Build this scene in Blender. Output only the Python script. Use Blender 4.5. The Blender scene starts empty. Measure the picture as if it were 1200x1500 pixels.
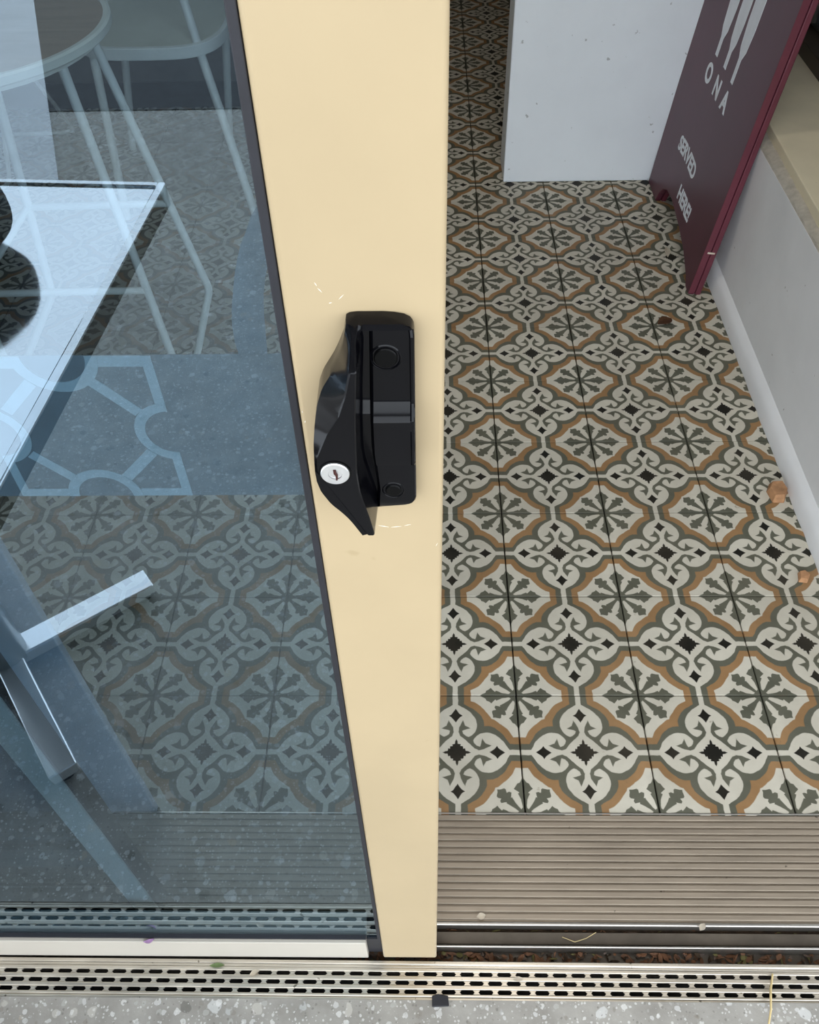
import bpy, bmesh, math, random
from mathutils import Vector, Matrix
random.seed(7)
C = bpy.context.scene.collection
sc = bpy.context.scene
PI = math.pi

# ------------------------------------------------------------------ camera (metres; X along the door, Y into the shop, Z up)
cam_d = bpy.data.cameras.new('camera'); cam = bpy.data.objects.new('camera', cam_d); C.objects.link(cam)
cam_d.sensor_fit = 'VERTICAL'; cam_d.sensor_height = 24.0; cam_d.lens = 1255.01/1500*24.0
cam_d.clip_start = .01; cam_d.clip_end = 200
right = Vector((0.9997, 0.0117, -0.0197)).normalized()
fwd = Vector((-0.0225, 0.6635, -0.7478)).normalized()
up = right.cross(fwd).normalized(); right = fwd.cross(up).normalized()
M = Matrix((right, up, -fwd)).transposed().to_4x4(); M.translation = Vector((0, 0, 1.258))
cam.matrix_world = M
sc.camera = cam

# ------------------------------------------------------------------ world: bright overcast sky
SKY = 4.35
w = bpy.data.worlds.new('sky'); sc.world = w; w.use_nodes = True
nt = w.node_tree; nt.nodes.clear()
tc = nt.nodes.new('ShaderNodeTexCoord'); sp = nt.nodes.new('ShaderNodeSeparateXYZ')
rp = nt.nodes.new('ShaderNodeValToRGB'); nz = nt.nodes.new('ShaderNodeTexNoise'); mx = nt.nodes.new('ShaderNodeMix')
bg = nt.nodes.new('ShaderNodeBackground'); ow = nt.nodes.new('ShaderNodeOutputWorld')
nt.links.new(tc.outputs['Generated'], sp.inputs[0]); nt.links.new(sp.outputs['Z'], rp.inputs[0])
rp.color_ramp.elements[0].position = 0.0; rp.color_ramp.elements[0].color = (1.02, 1.10, 1.18, 1)
rp.color_ramp.elements[1].position = 1.0; rp.color_ramp.elements[1].color = (.66, .75, .87, 1)
nt.links.new(tc.outputs['Generated'], nz.inputs['Vector']); nz.inputs['Scale'].default_value = 2.2; nz.inputs['Detail'].default_value = 4
mx.data_type = 'RGBA'; mx.blend_type = 'MIX'
nt.links.new(nz.outputs['Fac'], mx.inputs['Factor']); nt.links.new(rp.outputs['Color'], mx.inputs['A']); mx.inputs['B'].default_value = (.90, .95, 1.0, 1)
nt.links.new(mx.outputs['Result'], bg.inputs['Color']); bg.inputs['Strength'].default_value = SKY
nt.links.new(bg.outputs[0], ow.inputs[0])

# ------------------------------------------------------------------ exposure
vs = sc.view_settings
vs.view_transform = 'Standard'; vs.look = 'None'; vs.gamma = 1.0; vs.use_curve_mapping = False
vs.exposure = 0.0
try:
    sc.cycles.use_denoising = True; sc.cycles.max_bounces = 10; sc.cycles.diffuse_bounces = 5
    sc.cycles.glossy_bounces = 4; sc.cycles.transparent_max_bounces = 12
    sc.cycles.sample_clamp_indirect = 6.0; sc.cycles.caustics_reflective = False
except Exception:
    pass

# unseen warm fill lamp added far inside the shop
ld = bpy.data.lights.new('warm_fill_lamp', 'AREA'); ld.shape = 'DISK'; ld.size = .5; ld.energy = 3; ld.color = (1.0, .86, .70)
lo = bpy.data.objects.new('warm_fill_lamp', ld); C.objects.link(lo); lo.location = (-1.2, 4.0, 2.66)
lo['label'] = 'warm fill lamp added deep inside the shop'; lo['category'] = 'lamp'

for k_, (x_, y_, e_) in enumerate(((.10, .70, 8), (-1.0, 1.45, 10))):  # unseen fill lamps added to brighten the interior
    d_ = bpy.data.lights.new('fill_lamp', 'AREA'); d_.shape = 'RECTANGLE'; d_.size = .9; d_.size_y = .25; d_.energy = e_; d_.color = (1.0, .955, .88)
    q_ = bpy.data.objects.new('fill_lamp', d_); C.objects.link(q_); q_.location = (x_, y_, 2.68)
    q_['label'] = ('added fill lamp above the entrance aisle', 'added fill lamp above the seating corner')[k_]; q_['category'] = 'lamp'
# ------------------------------------------------------------------ helpers
class Ops:
    """tiny expression compiler: arithmetic on node sockets becomes Math nodes"""
    def __init__(s, nt): s.nt = nt
    def m(s, op, a, b=None, clamp=False):
        n = s.nt.nodes.new('ShaderNodeMath'); n.operation = op; n.use_clamp = clamp
        for i, v in enumerate((a, b)):
            if v is None: continue
            v = v.s if isinstance(v, V) else v
            if isinstance(v, (int, float)): n.inputs[i].default_value = v
            else: s.nt.links.new(v, n.inputs[i])
        return V(s, n.outputs[0])
    def abs(s, a): return s.m('ABSOLUTE', a)
    def max(s, a, b): return s.m('MAXIMUM', a, b)
    def min(s, a, b): return s.m('MINIMUM', a, b)
    def sqrt(s, a): return s.m('SQRT', a)
    def clamp(s, a): return s.m('ADD', a, 0.0, True)
    def step(s, v, w): return s.m('SUBTRACT', .5, v*(1.0/w), True)
    def ramp(s, v, pts):
        k_ = 1.0/(pts[-2][0]*1.06+.004); v = v*k_; pts = [(min(1.0, p*k_), y) for p, y in pts]
        n = s.nt.nodes.new('ShaderNodeValToRGB'); e = n.color_ramp.elements
        while len(e) > 1: e.remove(e[0])
        e[0].position = pts[0][0]; c = pts[0][1]*2+.3; e[0].color = (c, c, c, 1)
        for p, y in pts[1:]:
            k = e.new(p); c = y*2+.3; k.color = (c, c, c, 1)
        s.nt.links.new(v.s, n.inputs[0])
        x = s.nt.nodes.new('ShaderNodeSeparateColor'); s.nt.links.new(n.outputs['Color'], x.inputs[0])
        return (V(s, x.outputs[0])-.3)*.5
class V:
    def __init__(s, o, k): s.o = o; s.s = k
    def __add__(s, b): return s.o.m('ADD', s, b)
    __radd__ = __add__
    def __sub__(s, b): return s.o.m('SUBTRACT', s, b)
    def __rsub__(s, b): return s.o.m('SUBTRACT', b, s)
    def __mul__(s, b): return s.o.m('MULTIPLY', s, b)
    __rmul__ = __mul__
    def __truediv__(s, b): return s.o.m('DIVIDE', s, b)
    def __neg__(s): return s.o.m('MULTIPLY', s, -1.0)

def new_mat(name):
    m = bpy.data.materials.new(name); m.use_nodes = True
    nt = m.node_tree; return m, nt, nt.nodes['Principled BSDF'], nt.nodes['Material Output']
def texco(nt, kind='Object', scale=None):
    t = nt.nodes.new('ShaderNodeTexCoord'); o = t.outputs[kind]
    if scale:
        mp = nt.nodes.new('ShaderNodeMapping'); mp.inputs['Scale'].default_value = scale
        nt.links.new(o, mp.inputs[0]); o = mp.outputs[0]
    return o
def noise(nt, vec, scale, detail=4, rough=.55):
    n = nt.nodes.new('ShaderNodeTexNoise'); n.inputs['Scale'].default_value = scale; n.inputs['Detail'].default_value = detail
    n.inputs['Roughness'].default_value = rough; nt.links.new(vec, n.inputs['Vector']); return n.outputs['Fac']
def ramp(nt, fac, stops):
    r = nt.nodes.new('ShaderNodeValToRGB'); e = r.color_ramp.elements
    while len(e) > 1: e.remove(e[0])
    e[0].position = stops[0][0]; e[0].color = (*stops[0][1], 1)
    for p, c in stops[1:]: e.new(p).color = (*c, 1)
    nt.links.new(fac, r.inputs[0]); return r.outputs['Color']
def mixc(nt, fac, a, b, mode='MIX'):
    n = nt.nodes.new('ShaderNodeMix'); n.data_type = 'RGBA'; n.blend_type = mode
    for key, v in (('Factor', fac), ('A', a), ('B', b)):
        if isinstance(v, V): v = v.s
        if isinstance(v, (int, float)): n.inputs[key].default_value = v
        elif isinstance(v, tuple): n.inputs[key].default_value = (*v, 1)
        else: nt.links.new(v, n.inputs[key])
    return n.outputs['Result']
def bump(nt, h, bs, strength, dist):
    b = nt.nodes.new('ShaderNodeBump'); b.inputs['Strength'].default_value = strength; b.inputs['Distance'].default_value = dist
    nt.links.new(h, b.inputs['Height']); nt.links.new(b.outputs[0], bs.inputs['Normal'])
def grey3(v): return (v, v, v)
def mat(name, col, rough=.5, metal=0, var=.08, scale=12, stretch=None, bmp=0, coat=0, rvar=0, spots=None, spec=None):
    """plain surface with procedural mottling; spots=(scale, threshold, colour)"""
    m, nt, bs, out = new_mat(name)
    geo = nt.nodes.new('ShaderNodeNewGeometry'); v = geo.outputs['Position']
    if stretch:
        mp = nt.nodes.new('ShaderNodeMapping'); mp.inputs['Scale'].default_value = stretch; nt.links.new(v, mp.inputs[0]); v = mp.outputs[0]
    n = noise(nt, v, scale)
    c = ramp(nt, n, [(.3, tuple(x*(1-var) for x in col)), (.7, tuple(min(1, x*(1+var)) for x in col))])
    if spots:
        s = noise(nt, geo.outputs['Position'], spots[0], 3, .6)
        k = ramp(nt, s, [(spots[1], grey3(0)), (spots[1]+.03, grey3(1))])
        c = mixc(nt, k, c, spots[2])
    nt.links.new(c, bs.inputs['Base Color'])
    bs.inputs['Roughness'].default_value = rough; bs.inputs['Metallic'].default_value = metal
    if rvar:
        nt.links.new(ramp(nt, n, [(.3, grey3(max(.02, rough-rvar))), (.7, grey3(rough+rvar))]), bs.inputs['Roughness'])
    if coat: bs.inputs['Coat Weight'].default_value = coat; bs.inputs['Coat Roughness'].default_value = .08
    if spec is not None: bs.inputs['Specular IOR Level'].default_value = spec
    if bmp: bump(nt, noise(nt, v, scale*6, 5), bs, bmp, .002)
    return m

# expression shared by numpy preview and node builder
def tile_pattern(x, y, O):
    """x,y in tile units -.5...5 ; returns masks (orange, grey, cream2, grey2, black)"""
    ax, ay = O.abs(x), O.abs(y)
    a, b = O.max(ax, ay), O.min(ax, ay)
    # scroll motif: big lobe + tip + connector bar
    def circ(cx, cy, r): return O.sqrt((a-cx)*(a-cx)+(b-cy)*(b-cy)) - r
    lobe = circ(.240, .051, .118)
    tip = O.max(b - O.ramp(a, [(.22,.165),(.27,.163),(.31,.148),(.345,.120),(.375,.087),(.398,.048),(.414,.024),(.43,.0),(.45,-.05),(1,-.06)]), .25 - a)
    tip = tip*.8
    bar = b - .022
    bar = O.max(bar, .36 - a)
    d = O.min(O.min(lobe, tip), bar)
    S = lambda v, w=.006: O.step(v, w)                   # 1 where v<0
    orange = S(d-.106)
    grey = S(O.min(d-.049, (a+b)-.25))
    diamond = (a+b) - .178
    cream2 = O.max(S(d), S(diamond))
    # grey curl inside the lobe
    def seg(ax_, ay_, bx_, by_):
        vx, vy = bx_-ax_, by_-ay_
        L = vx*vx+vy*vy
        t = O.clamp(((a-ax_)*vx+(b-ay_)*vy)/L)
        qx = (a-ax_) - t*vx; qy = (b-ay_) - t*vy
        return O.sqrt(qx*qx+qy*qy)
    curl = seg(.108,.118,.128,.070)
    curl = O.min(curl, seg(.128,.070,.150,.044))
    curl = O.min(curl, seg(.150,.044,.178,.034)) - .0150
    def poly(*P):                                        # convex polygon, counter-clockwise
        m = None
        for (x0,y0),(x1,y1) in zip(P, P[1:]+P[:1]):
            ex, ey = x1-x0, y1-y0; L = (ex*ex+ey*ey)**.5
            h = (a-x0)*(ey/L) - (b-y0)*(ex/L)
            m = h if m is None else O.max(m, h)
        return m
    head = O.min(poly((.170,.018),(.215,.026),(.276,.058),(.228,.076),(.188,.058)), poly((.186,.045),(.236,.064),(.205,.116)))
    grey2 = S(O.min(curl, head))
    # gap of grey between diamond and lobe
    # black stars
    st = O.ramp(a, [(0,.052),(.050,.052),(.053,.030),(.068,.034),(.072,.012),(.092,.010),(.112,.0),(.118,-.02)])
    big = S(b-st)
    s1 = O.abs(a-.318)
    sm = O.ramp(s1, [(0,.056),(.012,.036),(.022,.027),(.040,.014),(.062,0),(.068,-.02)])
    small = S(b-sm)
    black = O.max(big, small)
    # flower at the tile corner
    s, t = .5-b, .5-a      # s>=t
    pet = O.ramp(s, [(0,.012),(.07,.014),(.12,.022),(.165,.040),(.172,.030),(.205,.062),(.222,.050),(.245,.040),(.252,.024),(.300,.0),(.308,-.02)])
    petal = S(t-pet*1.15)
    r = (s+t)*.70711; w = (s-t)*.70711
    lf = O.ramp(r, [(0,.012),(.08,.012),(.12,.020),(.160,.030),(.166,.022),(.188,.052),(.205,.046),(.212,.028),(.235,.042),(.250,.040),(.268,.012),(.282,.0),(.290,-.02)])
    leaf = S(w-lf*1.12)
    hub = S(r-.052)
    flower = O.max(O.max(petal, leaf), hub)
    return orange, grey, cream2, grey2, black, flower


def tile_material():
    m, nt, bs, out = new_mat('encaustic_cement_tile')
    v = texco(nt)
    sx = nt.nodes.new('ShaderNodeSeparateXYZ')
    # slightly wavering ink edges, as on hand-poured tiles
    wn = nt.nodes.new('ShaderNodeTexNoise'); wn.inputs['Scale'].default_value = 90; wn.inputs['Detail'].default_value = 2
    nt.links.new(v, wn.inputs['Vector'])
    vm = nt.nodes.new('ShaderNodeVectorMath'); vm.operation = 'MULTIPLY_ADD'
    nt.links.new(wn.outputs['Color'], vm.inputs[0]); vm.inputs[1].default_value = (.0022,)*3; nt.links.new(v, vm.inputs[2])
    nt.links.new(vm.outputs[0], sx.inputs[0])
    O = Ops(nt)
    x = (V(O, sx.outputs[0])-.0011)*5.0; y = (V(O, sx.outputs[1])-.0011)*5.0
    orange, grey, cream2, grey2, black, flower = tile_pattern(x, y, O)
    inf = nt.nodes.new('ShaderNodeObjectInfo')
    n1 = noise(nt, v, 16, 5)
    cream = ramp(nt, n1, [(.3, (.54, .50, .41)), (.7, (.64, .60, .50))])
    green = ramp(nt, n1, [(.3, (.090, .090, .064)), (.7, (.130, .128, .094))])
    och = ramp(nt, n1, [(.3, (.26, .145, .062)), (.7, (.35, .20, .09))])
    blk = (.010, .009, .006)
    c = mixc(nt, flower, cream, green); c = mixc(nt, orange, c, och); c = mixc(nt, grey, c, green)
    c = mixc(nt, cream2, c, cream); c = mixc(nt, grey2, c, green); c = mixc(nt, black, c, blk)
    # shoe dirt and small brown stains in world space, per-tile tint
    g = texco(nt, 'Generated'); geo = nt.nodes.new('ShaderNodeNewGeometry'); P = geo.outputs['Position']
    d1 = ramp(nt, noise(nt, P, 5.0, 6, .65), [(.42, grey3(0)), (.75, grey3(.22))])
    c = mixc(nt, d1, c, (.20, .165, .115))
    d2 = ramp(nt, noise(nt, P, 34.0, 4, .7), [(.66, grey3(0)), (.74, grey3(.5))])
    c = mixc(nt, d2, c, (.17, .12, .07))
    r = nt.nodes.new('ShaderNodeMapRange'); nt.links.new(inf.outputs['Random'], r.inputs[0]); r.inputs[3].default_value = .90; r.inputs[4].default_value = 1.04
    cc = nt.nodes.new('ShaderNodeCombineColor')
    for i in range(3): nt.links.new(r.outputs[0], cc.inputs[i])
    c = mixc(nt, 1.0, c, cc.outputs[0], 'MULTIPLY')
    nt.links.new(c, bs.inputs['Base Color'])
    nt.links.new(ramp(nt, noise(nt, P, 9, 4), [(.3, grey3(.42)), (.7, grey3(.62))]), bs.inputs['Roughness'])
    bs.inputs['Specular IOR Level'].default_value = .22
    bump(nt, noise(nt, P, 300, 3), bs, .12, .0006)
    return m

def terrazzo():
    m, nt, bs, out = new_mat('exposed_aggregate')
    v = texco(nt)
    base = ramp(nt, noise(nt, v, 22, 6), [(.3, (.235, .220, .195)), (.7, (.345, .328, .295))])
    c = base
    for sc_, thr, cols in ((42, .30, [(0, (.46, .46, .45)), (.35, (.60, .60, .58)), (.5, (.20, .17, .13)), (.62, (.50, .47, .42)), (.8, (.11, .105, .09)), (.9, (.40, .33, .25))]),
                           (95, .34, [(0, (.58, .57, .55)), (.45, (.40, .39, .36)), (.7, (.22, .20, .17)), (.85, (.66, .65, .62))]),
                           (230, .36, [(0, (.62, .61, .58)), (.5, (.36, .35, .32)), (.8, (.16, .15, .13))])):
        vo = nt.nodes.new('ShaderNodeTexVoronoi'); vo.inputs['Scale'].default_value = sc_
        dv = nt.nodes.new('ShaderNodeVectorMath'); dv.operation = 'MULTIPLY_ADD'
        wn = nt.nodes.new('ShaderNodeTexNoise'); wn.inputs['Scale'].default_value = sc_*1.6
        nt.links.new(v, wn.inputs['Vector']); nt.links.new(wn.outputs['Color'], dv.inputs[0])
        dv.inputs[1].default_value = (.5/sc_,)*3; nt.links.new(v, dv.inputs[2]); nt.links.new(dv.outputs[0], vo.inputs['Vector'])
        sep = nt.nodes.new('ShaderNodeSeparateColor'); nt.links.new(vo.outputs['Color'], sep.inputs[0])
        O = Ops(nt)
        size = V(O, sep.outputs[1])*thr*1.2
        k = O.step(V(O, vo.outputs['Distance'])-size, .05)
        r = ramp(nt, sep.outputs[0], cols); r.node.color_ramp.interpolation = 'CONSTANT'
        c = mixc(nt, k*.62, c, r)
    nt.links.new(c, bs.inputs['Base Color']); bs.inputs['Roughness'].default_value = .75
    bump(nt, noise(nt, v, 160, 5), bs, .4, .001)
    return m

def glass_mat(name, tint, r0):
    """tinted architectural glass pane: reflects at its outer face, straight-through transmission"""
    m, nt, bs, out = new_mat(name); nt.nodes.remove(bs)
    O = Ops(nt)
    g = nt.nodes.new('ShaderNodeNewGeometry')
    dp = nt.nodes.new('ShaderNodeVectorMath'); dp.operation = 'DOT_PRODUCT'
    nt.links.new(g.outputs['Incoming'], dp.inputs[0]); nt.links.new(g.outputs['Normal'], dp.inputs[1])
    cs = O.abs(V(O, dp.outputs['Value']))
    f = O.m('POWER', 1.0-cs, 5.0)*(1-r0)+r0
    f = f*(1.0-V(O, g.outputs['Backfacing']))
    tr = nt.nodes.new('ShaderNodeBsdfTransparent')
    t = mixc(nt, V(O, g.outputs['Backfacing']), tint, (1.0, 1.0, 1.0)); nt.links.new(t, tr.inputs[0])
    gl = nt.nodes.new('ShaderNodeBsdfGlossy'); gl.inputs['Roughness'].default_value = .004; gl.inputs['Color'].default_value = (.70, .87, 1, 1)
    ms = nt.nodes.new('ShaderNodeMixShader')
    nt.links.new(f.s, ms.inputs[0]); nt.links.new(tr.outputs[0], ms.inputs[1]); nt.links.new(gl.outputs[0], ms.inputs[2])
    nt.links.new(ms.outputs[0], out.inputs[0])
    return m

MT = dict(
    tile=tile_material(), terrazzo=terrazzo(),
    glass=glass_mat('tinted_glass', (.305, .435, .535), .18), glass2=glass_mat('tinted_glass_inner', (.34, .39, .42), .06),
    clear=glass_mat('window_glass', (.85, .9, .9), .05),
    beige=mat('beige_powder_coat', (.41, .318, .192), .42, 0, .035, 9, bmp=.02, spots=(26, .735, (.37, .285, .165)), spec=.35),
    cream=mat('cream_powder_coat', (.45, .415, .355), .45, 0, .04, 9, bmp=.02),
    black_gloss=mat('black_lacquer', (.0025, .0025, .0035), .14, 0, .15, 20, spec=.20),
    black_cap=mat('black_plastic', (.003, .003, .003), .35, 0, .1, 40, spec=.1),
    rubber=mat('black_rubber', (.010, .010, .014), .6, 0, .2, 40),
    steel=mat('key_cylinder_steel', (.80, .80, .80), .28, .85, .06, 200),
    keyway=mat('keyway_shadow', (.05, .012, .01), .5, .3, .2, 60),
    ribalu=mat('bronzed_aluminium', (.31, .255, .195), .42, .35, .13, 10, (1, 14, 1), rvar=.06, spots=(60, .70, (.12, .095, .07))),
    alu=mat('drain_aluminium', (.62, .56, .47), .36, .8, .12, 14, (1, 10, 1), rvar=.08, spots=(70, .70, (.20, .17, .13))),
    railalu=mat('rail_aluminium', (.50, .47, .43), .30, .9, .08, 20, (.6, 8, 8)),
    channel=mat('channel_metal', (.115, .095, .075), .5, .4, .2, 25),
    dirt=mat('litter_bed', (.045, .027, .014), .9, 0, .5, 60, bmp=.8),
    dark=mat('dark_void', (.012, .011, .010), .9, 0, .2, 30),
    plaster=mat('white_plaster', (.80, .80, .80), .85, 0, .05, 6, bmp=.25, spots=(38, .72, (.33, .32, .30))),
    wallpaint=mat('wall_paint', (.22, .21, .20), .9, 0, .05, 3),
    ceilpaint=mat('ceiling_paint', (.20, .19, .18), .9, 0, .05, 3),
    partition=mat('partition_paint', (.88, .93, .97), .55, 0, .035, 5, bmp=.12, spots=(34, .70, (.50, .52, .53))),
    roughstone=mat('rough_render', (.46, .42, .35), .95, 0, .18, 45, bmp=1.0),
    sill=mat('limestone_sill', (.78, .69, .49), .6, 0, .06, 10, bmp=.1, spots=(16, .72, (.42, .35, .26))),
    frame=mat('bronze_frame', (.075, .058, .040), .45, .3, .15, 10),
    render=mat('facade_render', (.50, .48, .44), .9, 0, .06, 4, bmp=.3),
    stub=mat('grey_jamb_paint', (.52, .52, .54), .75, 0, .05, 6, bmp=.1),
    skyblock=mat('sky_blocker_grey', (.55, .54, .52), .85, 0, .05, 3),
    burg=mat('burgundy_board', (.088, .017, .034), .40, 0, .10, 7, bmp=.04, spec=.5),
    burg_edge=mat('burgundy_edge', (.14, .028, .045), .45, 0, .12, 10),
    whiteprint=mat('white_vinyl', (.80, .82, .86), .5, 0, .04, 40),
    film=mat('grey_film', (.23, .225, .215), .7, 0, .10, 40),
    filmlight=mat('light_film_line', (.62, .61, .56), .6, 0, .05, 40),
    filmdark=mat('grey_film_decal', (.20, .21, .21), .7, 0, .10, 30),
    polish=mat('polished_aluminium', (.90, .92, .95), .09, 1.0, .03, 12, rvar=.03),
    polishedge=mat('polished_edge', (.82, .83, .85), .14, 1.0, .06, 30),
    satin=mat('satin_white_metal', (.92, .94, .96), .16, .72, .03, 20),
    post=mat('grey_pedestal_metal', (.40, .41, .40), .35, .7, .08, 20),
    bag=mat('navy_fabric', (.010, .012, .022), .85, 0, .3, 60, bmp=.5),
    bagbrown=mat('brown_leather', (.085, .050, .032), .5, 0, .2, 30, bmp=.2),
    whiterod=mat('white_metal_rod', (.92, .91, .84), .4, 0, .05, 30),
    wood=mat('brown_table_wood', (.42, .30, .21), .45, 0, .12, 6, (1, 9, 1)),
    rim=mat('pale_table_rim', (.86, .84, .74), .4, 0, .05, 20),
    seat=mat('grey_green_seat', (.72, .70, .58), .55, 0, .08, 6),
    bench=mat('dark_bench', (.11, .095, .085), .6, 0, .25, 8, bmp=.2),
    terracotta=mat('terracotta_chip', (.42, .22, .105), .8, 0, .22, 60, bmp=.5),
    leaf=mat('dry_leaf', (.15, .065, .028), .7, 0, .3, 60),
    olive=mat('olive_leaf', (.15, .13, .04), .7, 0, .3, 60),
    straw=mat('dry_straw', (.58, .45, .22), .7, 0, .15, 80),
    petal=mat('purple_petal', (.34, .20, .36), .6, 0, .3, 90),
    pale=mat('pale_flake', (.72, .64, .52), .7, 0, .15, 90),
    pale_scratch=mat('bare_scratch', (.80, .78, .70), .5, 0, .05, 90),
    green=mat('green_leaf', (.22, .30, .12), .6, 0, .2, 90),
    darkband=mat('dark_band', (.075, .06, .05), .5, 0, .1, 20),
    dimground=mat('dim_ground_tone', (.055, .055, .057), .9, 0, .2, 30, bmp=.4),
    litground=mat('lit_ground_tone', (.62, .63, .64), .8, 0, .06, 6, bmp=.2),
)

# ------------------------------------------------------------------ mesh helpers
def obj(name, bm, m, parent=None, smooth=None, bevel=0, kind=None, seg=2):
    me = bpy.data.meshes.new(name); bmesh.ops.recalc_face_normals(bm, faces=bm.faces[:]); bm.to_mesh(me); bm.free()
    o = bpy.data.objects.new(name, me); C.objects.link(o)
    for x in (m if isinstance(m, (list, tuple)) else [m]): me.materials.append(x)
    if smooth:
        me.polygons.foreach_set('use_smooth', [True]*len(me.polygons))
        try: me.set_sharp_from_angle(angle=math.radians(smooth))
        except Exception: pass
    if bevel:
        b = o.modifiers.new('bevel', 'BEVEL'); b.width = bevel; b.segments = seg; b.limit_method = 'ANGLE'; b.angle_limit = math.radians(35)
        b.harden_normals = False
    if parent is not None: o.parent = parent
    if kind: o['kind'] = kind
    return o
def tag(o, label=None, cat=None, group=None, kind=None):
    for k, v in (('label', label), ('category', cat), ('group', group), ('kind', kind)):
        if v: o[k] = v
    return o
def empty(name, loc=(0, 0, 0), rz=0, label=None, cat=None, group=None, kind=None):
    o = bpy.data.objects.new(name, None); o.empty_display_size = .05; C.objects.link(o); o.location = loc; o.rotation_euler = (0, 0, rz)
    return tag(o, label, cat, group, kind)
def box(bm, x0, x1, y0, y1, z0, z1, rot=None, org=None):
    vs = [bm.verts.new((x, y, z)) for x in (x0, x1) for y in (y0, y1) for z in (z0, z1)]
    for f in ((0,1,3,2),(4,6,7,5),(0,4,5,1),(2,3,7,6),(0,2,6,4),(1,5,7,3)): bm.faces.new([vs[i] for i in f])
    if rot: bmesh.ops.rotate(bm, verts=vs, cent=org or (0,0,0), matrix=rot)
    return vs
def B(*a, **k):
    bm = bmesh.new(); box(bm, *a, **k); return bm
def prism(pts, d0, d1, axis='y'):
    """extrude a closed 2-D outline; axis y: pts are (x,z), axis z: (x,y), axis x: (y,z)"""
    bm = bmesh.new()
    f = {'y': lambda p, d: (p[0], d, p[1]), 'z': lambda p, d: (p[0], p[1], d), 'x': lambda p, d: (d, p[0], p[1])}[axis]
    a = [bm.verts.new(f(p, d0)) for p in pts]; b = [bm.verts.new(f(p, d1)) for p in pts]
    bm.faces.new(a); bm.faces.new(b[::-1])
    for i in range(len(pts)):
        j = (i+1) % len(pts); bm.faces.new((a[i], a[j], b[j], b[i]))
    return bm
def lathe(bm, prof, c=(0, 0, 0), n=24, axis=None):
    """prof: (r, h) from bottom to top around z (or matrix axis)"""
    rings = []; allv = []
    for r, h in prof:
        if r < 1e-6: v = [bm.verts.new((0, 0, h))]
        else: v = [bm.verts.new((r*math.cos(2*PI*i/n), r*math.sin(2*PI*i/n), h)) for i in range(n)]
        rings.append(v); allv += v
    for a, b in zip(rings, rings[1:]):
        for i in range(n):
            j = (i+1) % n
            if len(a) == 1 and len(b) == 1: continue
            if len(a) == 1: bm.faces.new((a[0], b[j], b[i]))
            elif len(b) == 1: bm.faces.new((a[i], a[j], b[0]))
            else: bm.faces.new((a[i], a[j], b[j], b[i]))
    for r in (rings[0], rings[-1]):
        if len(r) > 1: bm.faces.new(r)
    if axis is not None: bmesh.ops.transform(bm, matrix=axis.to_4x4(), verts=allv)
    bmesh.ops.translate(bm, vec=c, verts=allv)
    return bm
def tube(bm, pts, r, n=10, rounds=.0, closed=False):
    """round rod along a polyline; corners are rounded by `rounds` metres"""
    P = [Vector(p) for p in pts]
    if rounds:
        Q = [P[0]]
        for a, b, c in zip(P, P[1:], P[2:]):
            d1 = (a-b); d2 = (c-b); k = min(rounds, d1.length*.45, d2.length*.45)
            p0 = b+d1.normalized()*k; p2 = b+d2.normalized()*k
            for t in (0, .25, .5, .75, 1): Q.append(p0*(1-t)**2+b*2*t*(1-t)+p2*t*t)
        Q.append(P[-1]); P = Q
    rings = []; prev = None
    for i, p in enumerate(P):
        d = (P[min(i+1, len(P)-1)]-P[max(i-1, 0)]).normalized()
        ref = prev if prev is not None else (Vector((0, 0, 1)) if abs(d.z) < .9 else Vector((1, 0, 0)))
        u = (ref-d*ref.dot(d)).normalized(); v = d.cross(u); prev = u
        rr = r[i] if isinstance(r, (list, tuple)) else r
        rings.append([bm.verts.new(p+u*rr*math.cos(2*PI*k/n)+v*rr*math.sin(2*PI*k/n)) for k in range(n)])
    for a, b in zip(rings, rings[1:]):
        for i in range(n):
            j = (i+1) % n; bm.faces.new((a[i], a[j], b[j], b[i]))
    bm.faces.new(rings[0][::-1]); bm.faces.new(rings[-1])
    return bm
def T(pts, r, **k):
    return tube(bmesh.new(), pts, r, **k)
def struct(name, bm, m, parent=None, **k):
    o = obj(name, bm, m, parent, **k); o['kind'] = 'structure'; return o
def lerp(x, P):
    if x <= P[0][0]: return P[0][1]
    for (a, u), (b, v) in zip(P, P[1:]):
        if x <= b: return u+(v-u)*(x-a)/(b-a)
    return P[-1][1]

# ================================================================== SETTING
YD = .3154      # outer face of the sliding leaf
# --- floor of cement tiles: screed with individual tiles (grout joints open between them)
floor = struct('floor', B(-4.0, .80, .5135, 6.6, -.06, -.0115), MT['dark'])
tag(floor, 'patterned cement tile floor inside the shop')
tm = bmesh.new(); box(tm, -.0989, .0989, -.0993, .0993, -.011, 0)
t0 = obj('floor_tile', tm, MT['tile'], floor, bevel=.0009, seg=1)
tmesh = t0.data; first = True
for i in range(-1, 18):
    for j in range(-10, 3):
        x = .1424+.2*j+.1; y = .7114+.2*i+.1
        if x < -.42-.46*y-.15 or x < -2.0: continue
        if first: o = t0; first = False
        else:
            o = t0.copy(); C.objects.link(o); o.parent = floor
        o.location = (x+random.uniform(-.0002, .0002), y, random.uniform(-.0004, .0002))
        o.rotation_euler = (random.uniform(-.0012, .0012), random.uniform(-.0012, .0012), random.choice((0, PI)))
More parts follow.
